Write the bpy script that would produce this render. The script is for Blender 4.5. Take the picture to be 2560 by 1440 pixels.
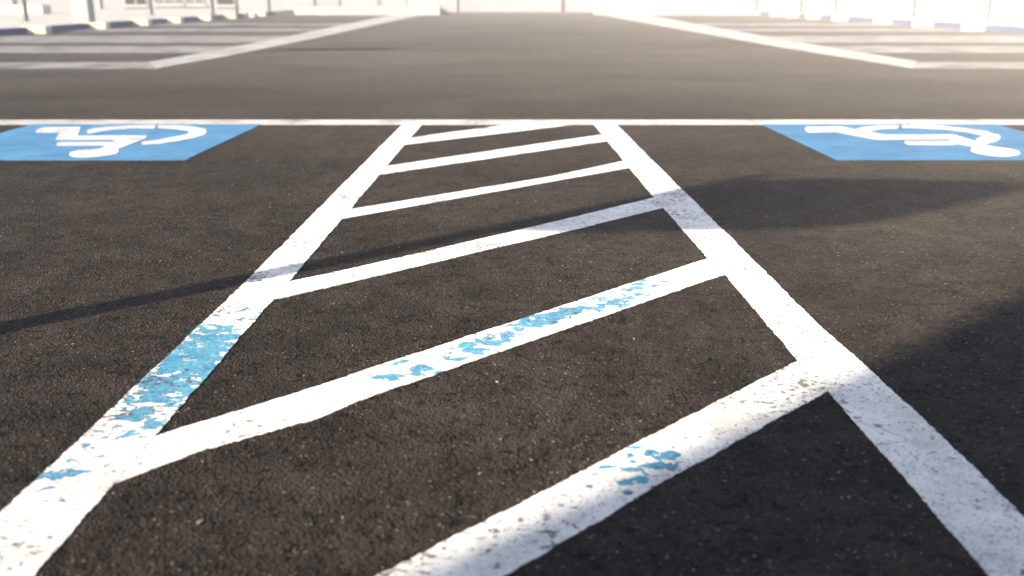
import bpy, bmesh, math, random
from mathutils import Vector, noise as mnoise

# ------------------------------------------------------------------ scene, camera, light
for o in list(bpy.data.objects):
    bpy.data.objects.remove(o)
C = bpy.context.scene
COL = C.collection
random.seed(7)

CAM_H = 0.85                      # eye height above the asphalt
FPX = 2450.0                      # focal length for a 2560 px wide frame
HORIZON = -15.0
TILT = math.atan((720 - HORIZON) / FPX)
cd = bpy.data.cameras.new('camera')
cam = bpy.data.objects.new('camera', cd)
COL.objects.link(cam)
cam.location = (0, 0, CAM_H)
cam.rotation_euler = (math.pi / 2 - TILT, 0, 0)
cd.sensor_width = 36
cd.lens = 36 * FPX / 2560
cd.clip_start = 0.02
cd.clip_end = 1500
cd.dof.use_dof = True
cd.dof.focus_distance = 2.95
cd.dof.aperture_fstop = 2.7
C.camera = cam

SUN_AZ = math.radians(41.5)       # direction the light travels, from +x towards +y
SUN_EL = math.radians(26)
w = bpy.data.worlds.new('World')
C.world = w
w.use_nodes = True
nt = w.node_tree
sky = nt.nodes.new('ShaderNodeTexSky')
sky.sky_type = 'NISHITA'
sky.sun_disc = False
sky.sun_elevation = SUN_EL
sky.sun_rotation = math.radians(270) - SUN_AZ
sky.air_density = 0.8
sky.dust_density = 1.5
nt.links.new(sky.outputs[0], nt.nodes['Background'].inputs[0])
nt.nodes['Background'].inputs[1].default_value = 0.132

sl = bpy.data.lights.new('sun', 'SUN')
sl.energy = 4.6
sl.angle = math.radians(0.95)
sl.color = (1.0, 0.885, 0.73)
sun = bpy.data.objects.new('sun', sl)
COL.objects.link(sun)
sd = Vector((math.cos(SUN_AZ) * math.cos(SUN_EL), math.sin(SUN_AZ) * math.cos(SUN_EL), -math.sin(SUN_EL)))
sun.rotation_euler = sd.to_track_quat('-Z', 'Y').to_euler()
sun.location = (-8, -6, 9)

C.view_settings.view_transform = 'Standard'
C.view_settings.look = 'None'
C.view_settings.gamma = 1
C.view_settings.exposure = 1.62
C.render.engine = 'CYCLES'
C.cycles.use_denoising = True
C.cycles.denoiser = 'OPENIMAGEDENOISE'
C.cycles.denoising_input_passes = 'RGB_ALBEDO_NORMAL'
C.cycles.denoising_prefilter = 'ACCURATE'
C.cycles.max_bounces = 6
C.cycles.volume_bounces = 0
C.cycles.volume_step_rate = 4

# ------------------------------------------------------------------ helpers
_c, _s = math.cos(TILT), math.sin(TILT)
def gp(x, y, z=0.0):
    """where the ray through a spot of the photograph (2560 x 1440) meets the level z"""
    u = (x - 1280) / FPX
    v = (720 - y) / FPX
    t = (z - CAM_H) / (-_s + v * _c)
    return (u * t, (_c + v * _s) * t)

def tag(o, label=None, cat=None, group=None, kind=None):
    if label: o['label'] = label
    if cat: o['category'] = cat
    if group: o['group'] = group
    if kind: o['kind'] = kind
    return o

def empty(name, loc=(0, 0, 0), rz=0.0):
    o = bpy.data.objects.new(name, None)
    COL.objects.link(o)
    o.location = loc
    o.rotation_euler = (0, 0, rz)
    o.empty_display_size = 0.2
    return o

def link(name, bm, mat, parent=None, smooth=False):
    me = bpy.data.meshes.new(name)
    bmesh.ops.recalc_face_normals(bm, faces=bm.faces[:])
    bm.to_mesh(me)
    bm.free()
    if mat: me.materials.append(mat)
    if smooth:
        for p in me.polygons: p.use_smooth = True
    o = bpy.data.objects.new(name, me)
    COL.objects.link(o)
    if parent: o.parent = parent
    return o

def box(bm, x0, x1, y0, y1, z0, z1, bev=0.0):
    r = bmesh.ops.create_cube(bm, size=1)
    vs = r['verts']
    for v in vs:
        v.co = Vector(((x0 + x1) / 2 + v.co.x * (x1 - x0), (y0 + y1) / 2 + v.co.y * (y1 - y0), (z0 + z1) / 2 + v.co.z * (z1 - z0)))
    if bev:
        es = list({e for v in vs for e in v.link_edges})
        bmesh.ops.bevel(bm, geom=es, offset=bev, segments=2, affect='EDGES', profile=0.6)

def tube(bm, x, y, z0, z1, r, n=16, r2=None):
    m = bmesh.ops.create_cone(bm, cap_ends=True, segments=n, radius1=r, radius2=r if r2 is None else r2, depth=z1 - z0)
    for v in m['verts']: v.co += Vector((x, y, (z0 + z1) / 2))

def prism(bm, pts, z0, z1):
    """a flat outline with real thickness"""
    top = [bm.verts.new((p[0], p[1], z1)) for p in pts]
    bot = [bm.verts.new((p[0], p[1], z0)) for p in pts]
    bm.faces.new(top)
    n = len(pts)
    for i in range(n):
        bm.faces.new((top[i], bot[i], bot[(i + 1) % n], top[(i + 1) % n]))

def copy_tree(o, parent=None):
    c = o.copy()
    COL.objects.link(c)
    c.parent = parent
    for ch in list(o.children): copy_tree(ch, c)
    return c

# ------------------------------------------------------------------ node helpers
class N:
    def __init__(self, name):
        self.m = bpy.data.materials.new(name)
        self.m.use_nodes = True
        self.t = self.m.node_tree
        self.b = self.t.nodes['Principled BSDF']
        self.geo = self.t.nodes.new('ShaderNodeNewGeometry')
        self.pos = self.geo.outputs['Position']
    def new(self, k): return self.t.nodes.new(k)
    def put(self, sock, v):
        if isinstance(v, bpy.types.NodeSocket): self.t.links.new(v, sock)
        else: sock.default_value = v
    def math(self, op, a, b=0.0, c=0.0, clamp=False):
        n = self.new('ShaderNodeMath'); n.operation = op; n.use_clamp = clamp
        for i, v in enumerate((a, b, c)): self.put(n.inputs[i], v)
        return n.outputs[0]
    def ramp(self, v, a, b, lo=0.0, hi=1.0, smooth=True):
        n = self.new('ShaderNodeMapRange')
        n.interpolation_type = 'SMOOTHSTEP' if smooth else 'LINEAR'
        self.put(n.inputs[0], v)
        for i, q in ((1, a), (2, b), (3, lo), (4, hi)): self.put(n.inputs[i], q)
        return n.outputs[0]
    def mapping(self, loc=(0, 0, 0), rot=(0, 0, 0), sc=(1, 1, 1), vec=None):
        n = self.new('ShaderNodeMapping')
        self.put(n.inputs[0], vec or self.pos)
        n.inputs[1].default_value = loc; n.inputs[2].default_value = rot; n.inputs[3].default_value = sc
        return n.outputs[0]
    def noise(self, scale, detail=3, rough=0.55, dist=0.0, vec=None, col=False):
        n = self.new('ShaderNodeTexNoise')
        self.put(n.inputs['Vector'], vec or self.pos)
        n.inputs['Scale'].default_value = scale; n.inputs['Detail'].default_value = detail
        n.inputs['Roughness'].default_value = rough; n.inputs['Distortion'].default_value = dist
        return n.outputs['Color' if col else 'Fac']
    def voro(self, scale, feature='F1', vec=None, rnd=1.0):
        n = self.new('ShaderNodeTexVoronoi'); n.feature = feature
        self.put(n.inputs['Vector'], vec or self.pos)
        n.inputs['Scale'].default_value = scale; n.inputs['Randomness'].default_value = rnd
        return n
    def mix(self, f, a, b, blend='MIX'):
        n = self.new('ShaderNodeMix'); n.data_type = 'RGBA'; n.blend_type = blend
        self.put(n.inputs[0], f)
        for s, v in ((n.inputs[6], a), (n.inputs[7], b)):
            self.put(s, v if isinstance(v, bpy.types.NodeSocket) else (*v, 1) if len(v) == 3 else v)
        return n.outputs[2]
    def sep(self, v):
        n = self.new('ShaderNodeSeparateXYZ'); self.put(n.inputs[0], v); return n.outputs
    def bump(self, h, strength=0.5, dist=0.01, normal=None):
        n = self.new('ShaderNodeBump')
        n.inputs['Strength'].default_value = strength; n.inputs['Distance'].default_value = dist
        self.put(n.inputs['Height'], h)
        if normal: self.put(n.inputs['Normal'], normal)
        self.t.links.new(n.outputs[0], self.b.inputs['Normal'])
        return n.outputs[0]
    def done(self, col, rough=0.8, spec=0.3, metal=0.0, drough=None):
        self.put(self.b.inputs['Base Color'], col if isinstance(col, bpy.types.NodeSocket) else (*col, 1))
        self.put(self.b.inputs['Roughness'], rough)
        self.put(self.b.inputs['Specular IOR Level'], spec)
        self.b.inputs['Metallic'].default_value = metal
        if drough is not None and 'Diffuse Roughness' in self.b.inputs:
            self.b.inputs['Diffuse Roughness'].default_value = drough
        return self.m

# ------------------------------------------------------------------ materials
def asphalt_height(k):
    """height of the stones standing in the bitumen, shared by the asphalt and the paint on it"""
    v = k.voro(118)
    stones = k.ramp(v.outputs['Distance'], 0.0, 0.75, 1.0, 0.0)
    v2 = k.voro(290)
    fine = k.ramp(v2.outputs['Distance'], 0.0, 0.8, 1.0, 0.0)
    n1 = k.noise(38, 4, 0.6)
    h = k.math('ADD', k.math('MULTIPLY', stones, 0.55), k.math('MULTIPLY', fine, 0.3))
    h = k.math('ADD', h, k.math('MULTIPLY', n1, 1.3))
    return h, v, v2, n1

def make_asphalt():
    k = N('asphalt')
    h, v, v2, n1 = asphalt_height(k)
    rnd = k.sep(v.outputs['Color'])
    rnd2 = k.sep(v2.outputs['Color'])
    big = k.noise(0.9, 4, 0.6)
    mid = k.noise(7, 4, 0.6)
    base = k.mix(k.ramp(mid, 0.3, 0.7), (0.0215, 0.0176, 0.0139), (0.0500, 0.0412, 0.0325))
    base = k.mix(k.ramp(rnd[0], 0.0, 1.0, 0.0, 0.55), base, (0.043, 0.033, 0.0245))
    base = k.mix(k.ramp(rnd2[1], 0.2, 1.0, 0.0, 0.5), base, (0.0085, 0.0075, 0.0065))
    # pale stones bared by wear
    chip = k.math('MULTIPLY', k.ramp(rnd[1], 0.915, 0.925), k.ramp(v.outputs['Distance'], 0.28, 0.36, 1.0, 0.0))
    base = k.mix(k.math('MULTIPLY', chip, 0.95), base, k.mix(rnd[2], (0.21, 0.165, 0.115), (0.12, 0.115, 0.115)))
    chip2 = k.math('MULTIPLY', k.ramp(rnd2[0], 0.93, 0.94), k.ramp(v2.outputs['Distance'], 0.3, 0.4, 1.0, 0.0))
    base = k.mix(k.math('MULTIPLY', chip2, 0.7), base, (0.20, 0.16, 0.12))
    # open pits between the stones
    pit = k.ramp(n1, 0.36, 0.44, 1.0, 0.0)
    base = k.mix(k.math('MULTIPLY', pit, 0.8), base, (0.005, 0.005, 0.005))
    gap = k.voro(26, 'DISTANCE_TO_EDGE', k.mix(0.12, k.pos, k.noise(14, 3, col=True)))
    crev = k.math('MULTIPLY', k.ramp(gap.outputs['Distance'], 0.0, 0.10, 1.0, 0.0), k.ramp(k.noise(12, 3, 0.6, vec=k.mapping((5, 3, 0))), 0.50, 0.62))
    base = k.mix(k.math('MULTIPLY', crev, 0.5), base, (0.005, 0.005, 0.005))
    h = k.math('SUBTRACT', h, k.math('MULTIPLY', crev, 0.9))
    base = k.mix(1.0, base, k.mix(k.ramp(big, 0.3, 0.7), (0.76, 0.76, 0.76), (1.2, 1.19, 1.17)), 'MULTIPLY')
    # sheen and veil painted in: colour lightens along the drive lane and far lot
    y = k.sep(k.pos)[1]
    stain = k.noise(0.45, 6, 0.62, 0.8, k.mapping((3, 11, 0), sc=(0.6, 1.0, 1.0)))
    far_sheen = k.ramp(k.math('ADD', y, k.math('MULTIPLY', big, 2.5)), 4.5, 15.0)
    base = k.mix(k.math('MULTIPLY', far_sheen, 0.75), base, k.mix(k.ramp(stain, 0.33, 0.66), (0.078, 0.067, 0.056), (0.112, 0.097, 0.081)))
    k.bump(h, 1.0, 0.0085)
    return k.done(base, k.ramp(rnd[2], 0, 1, 0.70, 0.95), 0.05, drough=1.0)

def make_paint(name, white=(0.71, 0.685, 0.635), patches=(), wear=0.5, grey=0.0):
    """thick white road paint; patches = (px, py, along, across, angle, strength) where an older blue coat shows"""
    k = N(name)
    h, v, v2, n1 = asphalt_height(k)
    dirt = k.noise(9, 5, 0.65)
    col = k.mix(k.ramp(dirt, 0.35, 0.75), white, tuple(c * 0.74 for c in white))
    fine = k.noise(55, 4, 0.6, 0.6)
    grime = k.noise(3.1, 3, 0.5, 0, k.mapping((4, 2, 0)))
    thinw = k.noise(5.5, 6, 0.68, 0.3, k.mapping((6, 1, 0)))
    col = k.mix(k.math('MULTIPLY', k.ramp(thinw, 0.48, 0.72), 0.5 + 0.4 * wear), col, tuple(c * q for c, q in zip(white, (0.52, 0.51, 0.50))))
    if patches:
        field = None
        for px, py, a, b, ang, s in patches:
            cx, cy = gp(px, py)
            mp = k.new('ShaderNodeMapping'); mp.vector_type = 'TEXTURE'
            k.put(mp.inputs[0], k.pos)
            mp.inputs[1].default_value = (cx, cy, 0)
            mp.inputs[2].default_value = (0, 0, math.radians(ang))
            mp.inputs[3].default_value = (a * 1.45, b * 1.45, 1.0)
            ln = k.new('ShaderNodeVectorMath'); ln.operation = 'LENGTH'
            k.put(ln.inputs[0], mp.outputs[0])
            f = k.math('MULTIPLY', k.ramp(ln.outputs['Value'], 0.15, 1.0, 1.0, 0.0), s)
            field = f if field is None else k.math('MAXIMUM', field, f)
        pn = k.noise(32, 6, 0.60, 0.4, k.mapping((1.3, 7.7, 0), sc=(0.8, 1.0, 1.0)))
        pn = k.math('ADD', k.math('MULTIPLY', pn, 1.6), -0.3)
        tot = k.math('ADD', pn, k.math('MULTIPLY', field, 0.585))
        blue = k.ramp(tot, 0.835, 0.85)
        rim = k.math('MULTIPLY', k.ramp(tot, 0.74, 0.82), k.ramp(k.noise(11, 3), 0.44, 0.60))
        bl = k.mix(k.ramp(k.noise(14, 4), 0.35, 0.65), (0.030, 0.170, 0.280), (0.058, 0.235, 0.335))
        bl = k.mix(k.ramp(k.noise(6, 2, vec=k.mapping((9, 9, 0))), 0.62, 0.75), bl, (0.030, 0.115, 0.27))
        bl = k.mix(k.ramp(fine, 0.30, 0.38, 0.6, 0.0), bl, (0.05, 0.09, 0.12))
        col = k.mix(k.math('MULTIPLY', rim, 0.75), col, (0.56, 0.40, 0.24))
        thinb = k.ramp(k.noise(70, 4, 0.7), 0.36, 0.50, 0.80, 1.0)
        col = k.mix(k.math('MULTIPLY', blue, thinb), col, bl)
    # flecks where the paint has gone and the asphalt shows
    st = k.noise(1.0, 5, 0.62, 0.4, k.mapping(rot=(0, 0, 0.15), sc=(52, 66, 40)))
    hole = k.math('ADD', st, k.math('MULTIPLY', k.ramp(grime, 0.45, 0.75), 0.16 * wear))
    hole = k.ramp(hole, 0.66 - 0.05 * wear, 0.69 - 0.05 * wear)
    col = k.mix(k.math('MULTIPLY', hole, 0.85), col, (0.05, 0.046, 0.05))
    col = k.mix(k.math('MULTIPLY', k.ramp(n1, 0.30, 0.38, 1.0, 0.0), 0.65 * wear), col, (0.09, 0.085, 0.085))
    sp = k.noise(150, 3, 0.7, 0.3)
    spk = k.math('MULTIPLY', k.ramp(sp, 0.56, 0.62), k.ramp(k.noise(4, 4, 0.65, vec=k.mapping((2, 8, 0))), 0.36, 0.55))
    col = k.mix(k.math('MULTIPLY', spk, 0.75 * min(1.0, wear + 0.25)), col, (0.10, 0.09, 0.085))
    # hairline cracks across the coat
    cr = k.voro(3.2, 'DISTANCE_TO_EDGE', k.mapping(vec=k.mix(0.06, k.pos, k.noise(9, 3, col=True))))
    crack = k.math('MULTIPLY', k.ramp(cr.outputs['Distance'], 0.0, 0.006, 1.0, 0.0), k.ramp(k.noise(2.3, 2), 0.52, 0.6))
    col = k.mix(k.math('MULTIPLY', crack, 0.7), col, (0.10, 0.09, 0.085))
    if grey:
        thin = k.math('MULTIPLY', k.ramp(k.noise(1.7, 4, 0.6), 0.25, 0.75, 0.7, 1.0), grey)
        col = k.mix(thin, col, (0.040, 0.035, 0.030))
    k.bump(k.math('ADD', k.math('MULTIPLY', h, 0.5), k.math('MULTIPLY', dirt, 0.2)), 0.55, 0.005)
    return k.done(col, 0.72, 0.25, drough=0.6)

def make_plain(name, col, var=0.12, scale=4.0, rough=0.85, spec=0.25, metal=0.0, bump=0.15):
    k = N(name)
    n = k.noise(scale, 5, 0.6)
    n2 = k.noise(scale * 9, 3, 0.6)
    c = k.mix(k.ramp(n, 0.3, 0.7), tuple(x * (1 - var) for x in col), tuple(min(1, x * (1 + var)) for x in col))
    c = k.mix(k.ramp(n2, 0.55, 0.75, 0.0, 0.35), c, tuple(x * 0.7 for x in col))
    if bump: k.bump(n2, bump, 0.01)
    return k.done(c, rough, spec, metal)

def make_glass(name, col=(0.012, 0.013, 0.014)):
    k = N(name)
    return k.done(k.mix(k.noise(2, 2), col, tuple(c * 2 for c in col)), 0.3, 0.15)

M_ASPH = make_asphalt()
M_CROSS = make_paint('white_line_paint', (0.62, 0.595, 0.555), wear=1.0)
M_LONG = make_paint('long_line_paint', (0.52, 0.495, 0.46), wear=0.9, grey=0.30)
def make_panel():
    k = N('blue_panel_paint')
    h, v, v2, n1 = asphalt_height(k)
    a = k.noise(3.2, 5, 0.65)
    c = k.mix(k.ramp(a, 0.35, 0.65), (0.042, 0.145, 0.260), (0.062, 0.190, 0.315))
    c = k.mix(k.ramp(k.noise(5, 6, 0.7, vec=k.mapping((3, 1, 0))), 0.50, 0.68, 0.0, 0.75), c, (0.045, 0.10, 0.19))
    c = k.mix(k.ramp(k.noise(40, 4, 0.7), 0.58, 0.68, 0.0, 0.45), c, (0.16, 0.25, 0.34))
    c = k.mix(k.ramp(n1, 0.27, 0.36, 0.5, 0.0), c, (0.03, 0.05, 0.07))
    k.bump(h, 0.5, 0.004)
    return k.done(c, 0.7, 0.25)
M_PANEL = make_panel()
M_SYMBOL = make_paint('symbol_paint', (0.47, 0.45, 0.435), wear=0.6)
M_FAR = make_paint('far_line_paint', wear=0.6, grey=0.74)
M_BAND = [make_paint('worn_line_paint', wear=0.6, grey=0.94), make_paint('faded_line_paint', wear=0.6, grey=0.95), make_paint('nearly_gone_paint', wear=0.7, grey=0.96)]
M_WALK = make_plain('pale_concrete', (0.391, 0.365, 0.315), 0.08, 1.2)
M_KERB = make_plain('kerb_concrete', (0.055, 0.068, 0.135), 0.12, 3)
M_STOP = make_plain('cream_concrete', (0.54, 0.49, 0.36), 0.08, 5)
M_WALL = make_plain('grey_render', (0.25, 0.25, 0.26), 0.05, 0.7)
M_WALL2 = make_plain('white_render', (0.252, 0.252, 0.259), 0.05, 0.7)
M_BACKW = make_plain('dark_block_wall', (0.112, 0.105, 0.098), 0.1, 1.5)
M_POST = make_plain('dark_steel', (0.03, 0.031, 0.036), 0.15, 9, 0.5, 0.4)
M_TANP = make_plain('tan_pipe', (0.20, 0.18, 0.14), 0.1, 6, 0.6)
M_PILLAR = make_plain('pillar_render', (0.340, 0.327, 0.306), 0.05, 2)
M_FRAME = make_plain('window_frame', (0.357, 0.340, 0.297), 0.06, 6, 0.5)
M_BLIND = make_plain('blind', (0.119, 0.115, 0.093), 0.15, 2.5)
M_GLASS = make_glass('dark_glass')
M_CASTER = make_plain('caster_metal', (0.45, 0.46, 0.47), 0.05, 3, 0.45, 0.5)
M_GALV = make_plain('galvanised_steel', (0.35, 0.36, 0.37), 0.1, 12, 0.45, 0.5)

# ------------------------------------------------------------------ the ground
bm = bmesh.new()
bmesh.ops.create_grid(bm, x_segments=24, y_segments=24, size=300)
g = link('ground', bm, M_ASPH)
tag(g, 'dark asphalt of the parking lot with worn pale stones', kind='structure')

def kerb_x(y, side):
    return (-11.0 + (y - 15) / 28 * 0.9) if side < 0 else (11.6 - (y - 15) / 28 * 1.0)

# raised pavements either side, with a dark kerb along the lot
def pavement(side):
    ys = [6 + i * 2.0 for i in range(19)] + [43.2]
    far = -46 if side < 0 else 52
    y1 = 70.0
    inner = [(kerb_x(y, side) + side * 0.14, y) for y in ys]
    pts = inner + [(inner[-1][0], y1), (far, y1), (far, 6)]
    bm = bmesh.new(); prism(bm, pts, -0.05, 0.140)
    p = tag(link('pavement', bm, M_WALK), kind='structure')
    bm = bmesh.new()
    pts = [(kerb_x(y, side), y) for y in ys] + [(kerb_x(y, side) + side * 0.1395, y) for y in reversed(ys)]
    prism(bm, pts, -0.05, 0.143)
    k = tag(link('kerb', bm, M_KERB), kind='structure')
    return p, k
pl, kl = pavement(-1)
pr, kr = pavement(1)
pl['label'] = 'pale concrete pavement along the left edge of the lot'
pr['label'] = 'pale concrete pavement along the right edge of the lot'
kl['label'] = 'dark blue grey kerb along the left row of stalls'
kr['label'] = 'grey kerb along the right row of stalls'

# raised platforms in front of the far wall, with the driveway gap between them
for x0, x1, side in ((kerb_x(43.2, -1) + 0.9, gp(1101, 37)[0], 'left'), (gp(1482, 37)[0], kerb_x(43.2, 1) - 0.1, 'right'), (kerb_x(43.2, 1) + 0.2, 53, 'far right')):
    bm = bmesh.new()
    if side == 'far right': box(bm, x0, x1, 47.0, 49.9, -0.05, 0.30, 0.02)
    else:  # the end at the driveway is splayed
        k = 0.55 if side == 'left' else -0.6
        prism(bm, [(x0, 43.0), (x1, 43.0), (x1 - k, 49.9), (x0, 49.9)] if side == 'left' else [(x0, 43.0), (x1, 43.0), (x1, 49.9), (x0 - k, 49.9)], -0.05, 0.30)
    tag(link('raised_pavement', bm, M_WALK), 'cream raised concrete pavement before the far wall, %s' % (side if side == 'far right' else side + ' of the driveway gap'), kind='structure')

# ------------------------------------------------------------------ painted markings
def dens(pts, closed=True, jit=1.0, seed=0.0):
    """edges broken up the way paint laid over coarse stones ends"""
    out = []
    n = len(pts)
    for i in range(n if closed else n - 1):
        a, b = Vector(pts[i]), Vector(pts[(i + 1) % n])
        d = (b - a).length
        dist = max(0.8, min(a.length, b.length))
        step = max(0.005, 0.0018 * dist)
        m = max(1, min(900, int(d / step)))
        nrm = Vector((-(b - a).y, (b - a).x))
        if nrm.length > 0: nrm.normalize()
        for j in range(m):
            p = a.lerp(b, j / m)
            if j:
                e = mnoise.noise(Vector((p.x * 95 + seed, p.y * 95, 0.3))) * 0.0030
                e += mnoise.noise(Vector((p.x * 28 + seed, p.y * 28, 4.3))) * 0.0028
                e += mnoise.noise(Vector((p.x * 5 + seed, p.y * 5, 8.3))) * 0.0030
                p = p + nrm * e * jit
            out.append(p)
    return out

def ext(a, b, d):
    """move b on by d metres away from a"""
    a, b = Vector(a), Vector(b)
    return tuple(b + (b - a).normalized() * d)

def paint(name, pts, z, mat, jit=1.0, parent=None, seed=0.0):
    bm = bmesh.new()
    prism(bm, dens(pts, True, jit, seed), -0.004, z)
    return link(name, bm, mat, parent)

G = lambda *ps: [gp(*p) for p in ps]

# the two long lines of the striped aisle
L1 = G((1009, 309), (602, 717), (0, 1287))
L2 = G((1057, 309), (722, 705), (390, 1088), (281, 1215), (88, 1440))
L1.append(ext(L1[-2], L1[-1], 1.3)); L2.append(ext(L2[-2], L2[-1], 0.9))
R1 = G((1483, 309), (1634, 493), (1771, 646), (1812, 687), (1901, 791), (1996, 903), (2070, 978), (2211, 1140), (2344, 1289), (2473, 1440))
R2 = G((1538, 309), (1700, 470), (1837, 604), (1900, 668), (2033, 800), (2163, 915), (2300, 1042), (2433, 1169), (2560, 1298))
R1.append(ext(R1[-3], R1[-1], 0.9)); R2.append(ext(R2[-3], R2[-1], 1.15))

AL = 41.0
P_LEFT = make_paint('left_line_paint', wear=0.9, patches=[
    (492, 893, 0.20, 0.11, 105, 1.0), (530, 850, 0.16, 0.10, 105, 0.88), (425, 965, 0.17, 0.11, 105, 0.9), (360, 1035, 0.20, 0.10, 105, 0.62),
    (600, 790, 0.22, 0.10, 105, 0.42), (640, 740, 0.25, 0.12, 105, 0.22), (165, 1185, 0.055, 0.035, 20, 0.85), (110, 1215, 0.09, 0.06, 20, 0.4), (260, 1090, 0.20, 0.12, 105, 0.34),
    (190, 1150, 0.12, 0.05, 20, 0.35), (660, 690, 0.1, 0.05, 30, 0.30), (820, 510, 0.12, 0.05, 100, 0.4), (430, 920, 0.12, 0.05, 105, 0.9)])
P_RIGHT = make_paint('right_line_paint', wear=0.8, patches=[(1715, 540, 0.10, 0.05, 5, 0.34), (1745, 565, 0.10, 0.03, 5, 0.34), (2338, 1180, 0.010, 0.008, 0, 0.62), (2540, 1350, 0.010, 0.008, 0, 0.6)])
o = paint('aisle_line', L1 + L2[::-1], 0.0024, P_LEFT, 1.0, seed=3.0)
tag(o, 'long white painted line with a big worn blue patch, left border of the striped aisle', 'painted line', 'long lines bordering the striped aisle')
o = paint('aisle_line', R1 + R2[::-1], 0.0024, P_RIGHT, 1.0, seed=9.0)
tag(o, 'long white painted line half in shadow without blue patch, right border of the striped aisle', 'painted line', 'long lines bordering the striped aisle')

# the six slanting stripes; ends run under the long lines
P_H1 = make_paint('first_stripe_paint', wear=0.85, patches=[
    (1522, 1168, 0.028, 0.016, 20, 0.95), (1585, 1122, 0.022, 0.012, 0, 0.8), (1632, 1137, 0.026, 0.022, 0, 0.95), (1675, 1138, 0.040, 0.019, 0, 1.0), (1652, 1168, 0.048, 0.022, -10, 1.05),
    (1590, 1205, 0.040, 0.019, 10, 1.0), (1572, 1234, 0.012, 0.009, 0, 0.8), (1473, 1218, 0.010, 0.007, 0, 0.75), (1600, 1165, 0.12, 0.06, 35, 0.48), (1706, 1158, 0.012, 0.007, 0, 0.6)])
P_H2 = make_paint('patched_stripe_paint', wear=0.75, patches=[
    (1360, 800, 0.15, 0.055, 42, 1.05), (1410, 785, 0.12, 0.05, 42, 0.95), (1240, 855, 0.13, 0.06, 42, 0.80), (1190, 870, 0.10, 0.055, 42, 0.78), (1530, 755, 0.20, 0.07, 42, 0.72),
    (1610, 715, 0.13, 0.05, 42, 0.66), (1150, 893, 0.055, 0.03, 30, 0.8), (1060, 925, 0.055, 0.032, -20, 0.85), (970, 945, 0.052, 0.026, 10, 0.9), (1035, 938, 0.035, 0.02, 10, 0.8), (1000, 910, 0.03, 0.018, 60, 0.75), (930, 935, 0.035, 0.02, 0, 0.5), (1720, 690, 0.10, 0.05, 30, 0.28)])
P_H3 = make_paint('third_stripe_paint', wear=0.85)
hatch = [
    (((1500, 1156), (1803, 1000), (1996, 903)), ((1400, 1359), (1700, 1183), (2070, 978)), P_H1, 'widest white slanting stripe with small blue flecks, nearest the viewer along the deep shadow', 1.1),
    (((394, 1090), (800, 965), (900, 930), (1771, 646)), ((287, 1212), (500, 1129), (800, 1046), (900, 1002), (1812, 687)), P_H2, 'white slanting stripe with large flaking blue patches along its middle', 0.1),
    (((722, 705), (900, 667), (1344, 565), (1637, 494)), ((675, 753), (900, 701), (1431, 576), (1666, 518)), P_H3, 'white slanting stripe crossed by the thin pole shadow, just beyond the blue patched stripe', 0.1),
    (((880, 523), (1369, 443), (1559, 403)), ((852, 549), (900, 540), (1575, 420)), M_CROSS, 'clean white slanting stripe lying just beyond the pole shadow', 0.1),
    (((970, 415), (1502, 337)), ((952, 437), (1519, 353)), M_CROSS, 'thin white slanting stripe, second from the long cross line', 0.1),
]
for i, (top, bot, mat, lab, grow) in enumerate(hatch):
    t = G(*top); b = G(*bot)
    t[0] = ext(t[1], t[0], grow if i == 0 else 0.055); b[0] = ext(b[1], b[0], grow if i == 0 else 0.055)
    t[-1] = ext(t[-2], t[-1], 0.05); b[-1] = ext(b[-2], b[-1], 0.05)
    o = paint('slanting_stripe', t + b[::-1], 0.0018, mat, 1.0, seed=i * 5.0)
    tag(o, lab, 'painted stripe', 'slanting stripes filling the striped aisle')
t = G((1030, 344), (1272, 311.5), (1300, 307)); b = G((1016, 362), (1428, 313), (1470, 307))
t[0] = ext(t[1], t[0], 0.06); b[0] = ext(b[1], b[0], 0.06)
o = paint('slanting_stripe', t + b[::-1], 0.0018, M_CROSS, 1.0, seed=41)
tag(o, 'shortest white slanting stripe, running into the long cross line', 'painted stripe', 'slanting stripes filling the striped aisle')

o = paint('cross_line', G((-900, 300.0), (3460, 299.4), (3460, 312.0), (-900, 312.6)), 0.0021, M_LONG, 1.4, seed=60)
tag(o, 'long thin white line crossing the whole lot beyond the striped aisle', 'painted line')

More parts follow.
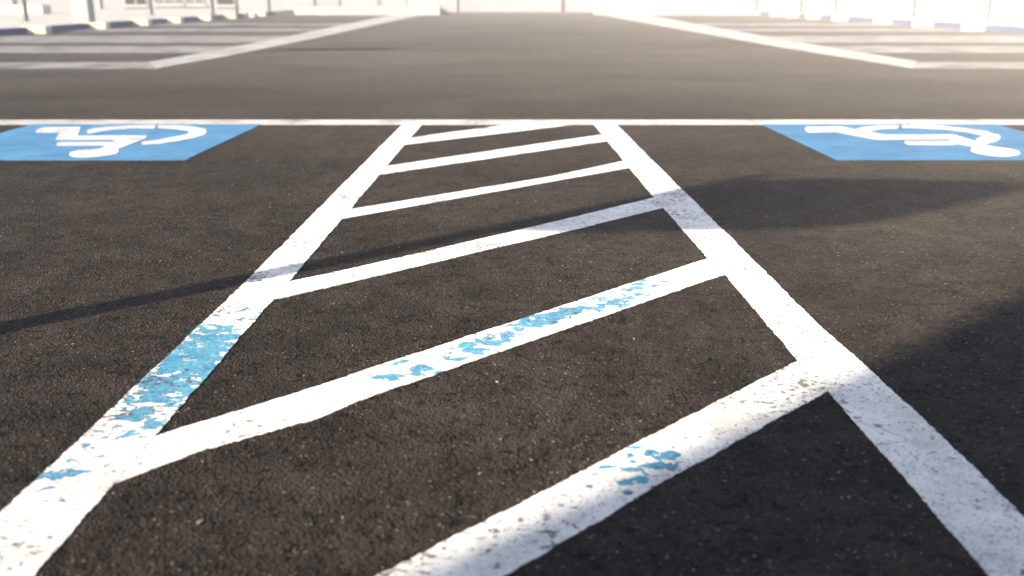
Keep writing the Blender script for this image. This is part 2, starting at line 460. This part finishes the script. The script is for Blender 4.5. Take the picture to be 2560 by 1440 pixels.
# accessible parking panels: blue square with the white wheelchair figure
def symbol(side, panel_px, figure, wheels, ox, lab):
    e = empty('accessible_parking_marking', (0, 0, 0))
    paint('blue_panel', G(*panel_px), 0.0026, M_PANEL, 1.5, e, seed=ox)
    cv = lambda ps: [gp(ox + x / 3.657, 270 + y / 3.657) for x, y in ps]
    paint('wheelchair_figure', cv(figure), 0.0046, M_SYMBOL, 0.6, e)
    for wpts in wheels:
        paint('wheel_arc', cv(wpts), 0.0038, M_SYMBOL, 0.6, e)
    tag(e, lab, 'pavement symbol', 'blue accessible parking markings')
symbol(-1, [(653, 311.5), (79, 311.5), (-243, 401), (463, 401)],
    [(325, 222), (350, 195), (410, 180), (735, 178), (728, 215), (712, 257), (1335, 256), (1345, 270), (1320, 290), (1075, 382), (1092, 398), (1075, 425), (1000, 440), (900, 452), (780, 460), (690, 457), (640, 445), (630, 428), (650, 405), (720, 392), (800, 385), (908, 378), (975, 348), (530, 350), (518, 340), (525, 326), (560, 318), (1030, 317), (1056, 306), (1030, 296), (515, 296), (510, 288), (530, 250), (553, 228), (335, 230)],
    [[(800, 235), (797, 205), (860, 190), (1000, 174), (1200, 164), (1410, 161), (1425, 167), (1410, 190), (1250, 190), (1060, 200), (900, 222), (820, 240)],
     [(1450, 163), (1600, 163), (1780, 175), (1880, 195), (1893, 225), (1870, 250), (1780, 275), (1620, 308), (1450, 332), (1310, 342), (1295, 330), (1305, 312), (1400, 302), (1550, 275), (1700, 245), (1735, 228), (1715, 212), (1600, 196), (1450, 186), (1442, 172)]],
    0, 'blue painted panel with white wheelchair figure, left of the striped aisle')
symbol(1, [(1904, 311.5), (2092, 400.5), (2823, 400.5), (2575, 334), (2490, 311.5)],
    [(555, 190), (575, 177), (850, 173), (900, 178), (1050, 207), (1290, 250), (1900, 247), (1940, 255), (2220, 345), (2300, 362), (2420, 375), (2510, 398), (2528, 420), (2500, 440), (2400, 450), (2280, 445), (2150, 425), (2085, 405), (2068, 390), (2085, 370), (2080, 357), (1955, 333), (1930, 342), (1520, 342), (1480, 332), (1462, 318), (1470, 310), (1870, 309), (1905, 299), (1870, 289), (1240, 294), (1190, 290), (850, 225), (590, 228), (565, 215)],
    [[(1030, 195), (1080, 180), (1200, 168), (1390, 162), (1415, 171), (1405, 190), (1260, 195), (1180, 210), (1150, 232), (1050, 212)],
     [(1440, 163), (1600, 159), (1800, 166), (2000, 188), (2200, 215), (2330, 250), (2345, 280), (2310, 310), (2220, 332), (2140, 312), (2118, 292), (2160, 270), (2170, 255), (2050, 225), (1850, 200), (1600, 188), (1450, 185)]],
    1860, 'blue painted panel with white wheelchair figure, right of the striped aisle')

# far lines either side of the drive lane
o = paint('lane_edge_line', G((392, 171.5), (550, 144.5), (750, 104), (1044, 40), (1075, 35.5), (985, 35.5), (966, 40), (750, 85), (550, 125), (373, 156)), 0.0060, M_FAR, 1.0, seed=70)
tag(o, 'broad pale slanting line edging the far drive lane on its left', 'painted line', 'lines edging the far drive lane')
o = paint('lane_edge_line', G((2280, 171), (2160, 151), (1960, 119.5), (1760, 84), (1537, 44), (1510, 39.5), (1590, 35.5), (1619, 37.5), (1760, 64), (1960, 100), (2160, 133.6), (2293, 154)), 0.0060, M_FAR, 1.0, seed=80)
tag(o, 'broad pale slanting line edging the far drive lane on its right', 'painted line', 'lines edging the far drive lane')
bands = [(156, 171.8, 385, 2286, 0), (115.6, 132.4, 540, 2130, 1), (90, 106.6, 680, 1990, 1), (71.5, 78.5, 800, 1850, 2), (58.5, 64.5, 880, 1770, 2)]
ordn = ['nearest', 'second', 'third', 'fourth', 'farthest']
def on_edge(y, tab):
    for (xa, y0), (xb, y1) in zip(tab, tab[1:]):
        if y >= y1 or (xb, y1) == tab[-1]:
            return xa + (y - y0) / (y1 - y0) * (xb - xa)
EL = [(392, 172), (373, 156), (550, 125), (750, 85), (966, 40)]
ER = [(2278, 172), (2293, 154), (2160, 133.6), (1960, 100), (1760, 64), (1619, 37.5)]
for i, (ya, yb, xl, xr, mi) in enumerate(bands):
    for side, tab, word in ((-1, EL, 'left'), (1, ER, 'right')):
        inner = [gp(on_edge(y, tab) - side * 6, y) for y in (yb, (ya + yb) / 2, ya)]
        o0 = kerb_x(inner[0][1], side) - side * 0.02
        o1 = kerb_x(inner[-1][1], side) - side * 0.02
        o = paint('stall_line', [(o0, inner[0][1])] + inner + [(o1, inner[-1][1])], 0.0040, M_BAND[mi], 0.5, seed=i + 20 * (side > 0))
        tag(o, '%s pale worn stall line in the row on the %s of the lot' % (ordn[i], word), 'painted line', 'stall lines on the ' + word)

# ------------------------------------------------------------------ concrete stops along the kerbs
def make_stop():
    e = empty('wheel_stop')
    bm = bmesh.new()
    # local +x points into the lot; a squat block leaning back under its kerb end
    prof = [(-0.13, 0.165), (0.40, 0.165), (0.42, 0.145), (0.42, 0.0), (0.0, 0.0), (-0.02, 0.03)]
    f0 = [bm.verts.new((x, -0.16, z)) for x, z in prof]
    f1 = [bm.verts.new((x, 0.16, z)) for x, z in prof]
    bm.faces.new(f0); bm.faces.new(f1)
    n = len(prof)
    for i in range(n): bm.faces.new((f0[i], f0[(i + 1) % n], f1[(i + 1) % n], f1[i]))
    link('block', bm, M_STOP, e)
    for yy in (-0.08, 0.08):
        bm = bmesh.new(); tube(bm, 0.22, yy, 0.164, 0.172, 0.018, 10)
        link('anchor_bolt', bm, M_GALV, e)
    return e
stop = make_stop()
left_b = [(105, 85), (260, 73), (380, 64.5), (475, 58), (550, 52), (613, 47), (664, 43.2), (707, 41)]
right_b = [(2435, 78), (2290, 68.5), (2165, 61), (2083, 53), (2012, 48), (1960, 44), (1917, 41)]
lab_l = ['nearest cream concrete stop on the left kerb, beside the nearest thin dark post', 'cream concrete stop at the foot of the thick pale pillar on the left', 'cream concrete stop third along the left kerb, below the second thin dark post',
         'cream concrete stop fourth along the left kerb, below the blinds in the far wall', 'cream concrete stop fifth along the left kerb, below the black window', 'cream concrete stop sixth along the left kerb',
         'cream concrete stop seventh along the left kerb, next to last', 'farthest cream concrete stop on the left kerb, close to the raised pavement']
lab_r = ['nearest cream concrete stop on the right kerb, beside the nearest thin post there', 'second cream concrete stop along the right kerb, below a thin post', 'cream concrete stop at the foot of the pale pillar on the right',
         'cream concrete stop fourth along the right kerb, below a thin post', 'cream concrete stop fifth along the right kerb', 'cream concrete stop sixth along the right kerb, next to last', 'farthest cream concrete stop on the right kerb, close to the raised pavement']
first = True
for lst, labs, side, grp in ((left_b, lab_l, -1, 'concrete stops along the left kerb'), (right_b, lab_r, 1, 'concrete stops along the right kerb')):
    for (px, py), lab in zip(lst, labs):
        x, y = gp(px, py)
        o = stop if first else copy_tree(stop)
        first = False
        o.location = (kerb_x(y, side), y + 0.16, 0.0)
        o.rotation_euler = (0, 0, 0 if side < 0 else math.pi)
        tag(o, lab, 'wheel stop', grp)

# ------------------------------------------------------------------ thin posts and pillars on the pavements
def make_post():
    e = empty('steel_post')
    bm = bmesh.new(); tube(bm, 0, 0, 0.012, 2.6, 0.052, 14); link('shaft', bm, M_POST, e)
    bm = bmesh.new(); tube(bm, 0, 0, 2.60, 2.63, 0.058, 14, 0.03); link('cap', bm, M_POST, e)
    bm = bmesh.new(); box(bm, -0.10, 0.10, -0.10, 0.10, 0, 0.012, 0.003); link('base_plate', bm, M_POST, e)
    return e
post = make_post()
posts = [(67, 53, .143, 'nearest thin dark post on the left pavement'), (380, 38, .14, 'thin dark post on the left pavement, between the pillar and the black window'), (533, 38, .14, 'thin post on the left pavement, left of the black window'),
         (593, 34, .14, 'thin post on the left pavement, right of the black window'), (674, 33, .14, 'thin dark post near the far end of the left kerb'), (850, 14, .30, 'thin dark post on the left raised pavement before the far wall'),
         (2470, 46, .14, 'nearest thin post on the right pavement'), (2283, 40, .14, 'second thin post on the right pavement, right of the pale pillar'), (2088, 31, .14, 'thin post on the right pavement, left of the pale pillar'),
         (2002, 33, .14, 'thin post on the right kerb above the fifth concrete stop'), (1891, 30, .14, 'farthest thin post on the right, beside the raised pavement')]
for i, (px, py, z, lab) in enumerate(posts):
    o = post if i == 0 else copy_tree(post)
    x, y = gp(px, py, z)
    if y > 49: 
        x, y = x * 48.5 / y, 48.5
    o.location = (x, y, z + (0.0005 if i else 0.0005))
    tag(o, lab, 'post', 'thin dark posts on the pavements')

def make_pillar():
    e = empty('pillar')
    bm = bmesh.new(); box(bm, -0.20, 0.20, -0.20, 0.20, 0, 3.0, 0.012); link('shaft', bm, M_PILLAR, e)
    bm = bmesh.new(); box(bm, -0.25, 0.25, -0.25, 0.25, 3.0, 3.12, 0.01); link('cap', bm, M_PILLAR, e)
    return e
pil = make_pillar()
pil.location = (-10.84, 25.75, 0.1435)
tag(pil, 'thick square pale pillar with a dark shaded side at the left kerb', 'pillar')
p2 = copy_tree(pil)
p2.location = (gp(2182, 45, .14)[0], gp(2182, 45, .14)[1], 0.1405)
tag(p2, 'thick square white pillar on the right pavement between thin posts', 'pillar')

# low planter far left
bm_e = empty('planter')
px0, py0 = gp(-160, 35, .14); px1, _ = gp(108, 35, .14)
bm = bmesh.new(); box(bm, px0, px1, py0, py0 + 0.7, 0.1405, 0.46, 0.02); link('box', bm, M_STOP, bm_e)
bm = bmesh.new(); box(bm, px0 + .06, px1 - .06, py0 + .06, py0 + .64, 0.40, 0.468, 0.004); link('soil', bm, M_BACKW, bm_e)
tag(bm_e, 'low cream concrete planter on the left pavement before the far wall', 'planter')

# ------------------------------------------------------------------ buildings
WY = 50.0
def building(name, x0, x1, y0, depth, h, mat, lab, plinth=True):
    e = empty(name, ((x0 + x1) / 2, y0 + depth / 2, 0))
    off = Vector((-(x0 + x1) / 2, -(y0 + depth / 2), 0))
    def part(n, m, *bx, bev=0.0, parent=e):
        bm = bmesh.new()
        for b in bx: box(bm, *b, bev)
        bmesh.ops.translate(bm, verts=bm.verts[:], vec=off)
        return link(n, bm, m, parent)
    part('wall', mat, (x0, x1, y0, y0 + depth, -0.02, h))
    part('roof', M_FRAME, (x0 - .15, x1 + .15, y0 - .15, y0 + depth + .15, h + 0.002, h + 0.18), bev=0.01)
    tag(e, lab, 'building')
    return e, part
def wall_x(px, y=WY):
    return (px - 1280) / FPX * (y * _c + (CAM_H - 0.4) * _s)
def window(part, xa, xb, y0, z0, z1, fill, pane_mat, bars=1):
    f = 0.035
    fr = [(xa, xa + f, y0 - .055, y0 - .001, z0, z1), (xb - f, xb, y0 - .055, y0 - .001, z0, z1), (xa + f, xb - f, y0 - .055, y0 - .001, z0, z0 + f), (xa + f, xb - f, y0 - .055, y0 - .001, z1 - f, z1)]
    for b in range(bars):
        xm = xa + (xb - xa) * (b + 1) / (bars + 1)
        fr.append((xm - .025, xm + .025, y0 - .045, y0 - .0012, z0 + f, z1 - f))
    wf = part('window', M_FRAME, *fr)
    part('pane', pane_mat, (xa + f - .002, xb - f + .002, y0 - .02, y0 - .002, z0 + f - .002, z1 - f + .002), parent=wf)
    part('sill', M_WALK, (xa - .08, xb + .08, y0 - .12, y0 - .0015, z0 - .07, z0 - .002), parent=wf)
eb, part = building('long_building', -46, 54, WY, 9, 4.2, M_WALL, 'long low pale building across the far end, dark windows on its left')
for xa, xb, zz, pm, bars in ((312, 368, .315, M_GLASS, 1), (388, 462, .35, M_BLIND, 2), (464, 512, .35, M_BLIND, 1), (542, 588, .315, M_GLASS, 0)):
    window(part, wall_x(xa), wall_x(xb), WY, zz, 2.3, None, pm, bars)
for xx, ww, mm in ((1140, .05, M_FRAME), (1403, .06, M_TANP), (785, .035, M_TANP), (1012, .03, M_FRAME), (250, .05, M_FRAME), (35, .06, M_TANP), (2452, .10, M_TANP)):
    bm = bmesh.new(); tube(bm, wall_x(xx), WY - ww - 0.02, 0.02 if 1101 < xx < 1482 else 0.301 if xx > 735 else 0.15, 4.1, ww, 12)
    bmesh.ops.translate(bm, verts=bm.verts[:], vec=(-4, -(WY + 4.5), 0))
    link('drainpipe', bm, mm, eb)
# unseen block added behind the viewer to cast the shade at near right
en, part = building('shade_block', -4.262, 10.0, -11.0, 8.68, 4.6, M_BACKW, 'unseen plain dark block behind the viewer, added to shade the near right corner')

# ------------------------------------------------------------------ unseen post left of the view, its panel shaped after the rounded shadow it casts
sx, sy = -2.30, 1.63
ta = math.tan(SUN_EL)
e = empty('shadow_post', (sx, sy, 0))
bm = bmesh.new(); tube(bm, 0, 0, 0.0, 2.30, 0.052, 16); link('post', bm, M_GALV, e)
bm = bmesh.new(); tube(bm, 0, 0, 2.30, 2.33, 0.052, 16, 0.02); link('cap', bm, M_GALV, e)
bm = bmesh.new()
out = [(0.02, 2.20), (-0.28, 2.42), (-0.62, 2.58), (-0.90, 2.68), (-1.00, 2.64), (-0.98, 2.38), (-0.90, 2.08), (-0.78, 1.92), (-0.60, 1.79), (-0.42, 1.68), (-0.20, 1.55), (0.0, 1.47), (0.03, 1.6)]
ux, uy = -math.sin(SUN_AZ), math.cos(SUN_AZ)
nx, ny = math.cos(SUN_AZ), math.sin(SUN_AZ)
fa = [bm.verts.new((ux * l - nx * .056, uy * l - ny * .056, z)) for l, z in out]
fb = [bm.verts.new((ux * l - nx * .051, uy * l - ny * .051, z)) for l, z in out]
bm.faces.new(fa); bm.faces.new(fb)
for i in range(len(out)): bm.faces.new((fa[i], fa[(i + 1) % len(out)], fb[(i + 1) % len(out)], fb[i]))
link('shadow_panel', bm, M_CASTER, e)
tag(e, 'unseen galvanised post with a side panel shaped to cast the rounded shadow, left of the striped aisle', 'sign post')

# lamp post far left, its head shading a blot in the drive lane
hx, hy = gp(835, 123.5)
LH = 5.6
lx, ly = hx - math.cos(SUN_AZ) * LH / ta, hy - math.sin(SUN_AZ) * LH / ta
e = empty('lamp_post', (lx, ly, 0))
bm = bmesh.new(); tube(bm, 0, 0, 0.30, LH - .05, 0.07, 16, 0.05); link('pole', bm, M_GALV, e)
bm = bmesh.new(); tube(bm, 0, 0, 0.0, 0.30, 0.16, 16, 0.14); link('base', bm, M_STOP, e)
bm = bmesh.new(); box(bm, -0.85, 0.85, -0.22, 0.22, LH - .05, LH + .10, 0.03); link('lamp_head', bm, M_POST, e)
tag(e, 'tall grey lamp post with a flat head standing off the left of the lot', 'lamp post')

# ------------------------------------------------------------------ added scattering volume standing in for lens veil, brightest to the right
hz = bpy.data.materials.new('lens_veil')
hz.use_nodes = True
t = hz.node_tree
t.nodes.remove(t.nodes['Principled BSDF'])
pv = t.nodes.new('ShaderNodeVolumePrincipled')
pv.inputs['Color'].default_value = (1.0, 0.965, 0.915, 1)
pv.inputs['Density'].default_value = 0.0062
pv.inputs['Anisotropy'].default_value = -0.72
t.links.new(pv.outputs[0], t.nodes['Material Output'].inputs['Volume'])
bm = bmesh.new(); box(bm, -305, 305, -305, 305, -1.0, 6.2)
h = link('veil_haze', bm, hz)
tag(h, kind='stuff')

# ------------------------------------------------------------------ loose grit lying on the asphalt
M_GRIT = make_plain('pale_grit', (0.16, 0.135, 0.105), 0.35, 40, 0.85)
bm = bmesh.new()
rg = random.Random(11)
for _ in range(420):
    d = 1.15 + 6.0 * rg.random() ** 1.4
    x, y = rg.uniform(-0.62, 0.62) * (d + 0.4), d
    m = bmesh.ops.create_icosphere(bm, subdivisions=1, radius=1.0)
    sz = rg.uniform(0.0012, 0.0034) * (1.5 if rg.random() < 0.08 else 1)
    a = rg.uniform(0, 6.28)
    for v in m['verts']:
        q = v.co * (1 + rg.uniform(-0.25, 0.25))
        q = Vector((q.x * 1.35, q.y, q.z * 0.7)) * sz
        v.co = Vector((x + q.x * math.cos(a) - q.y * math.sin(a), y + q.x * math.sin(a) + q.y * math.cos(a), q.z + sz * 0.55))
o = link('loose_grit', bm, M_GRIT)
tag(o, kind='stuff')
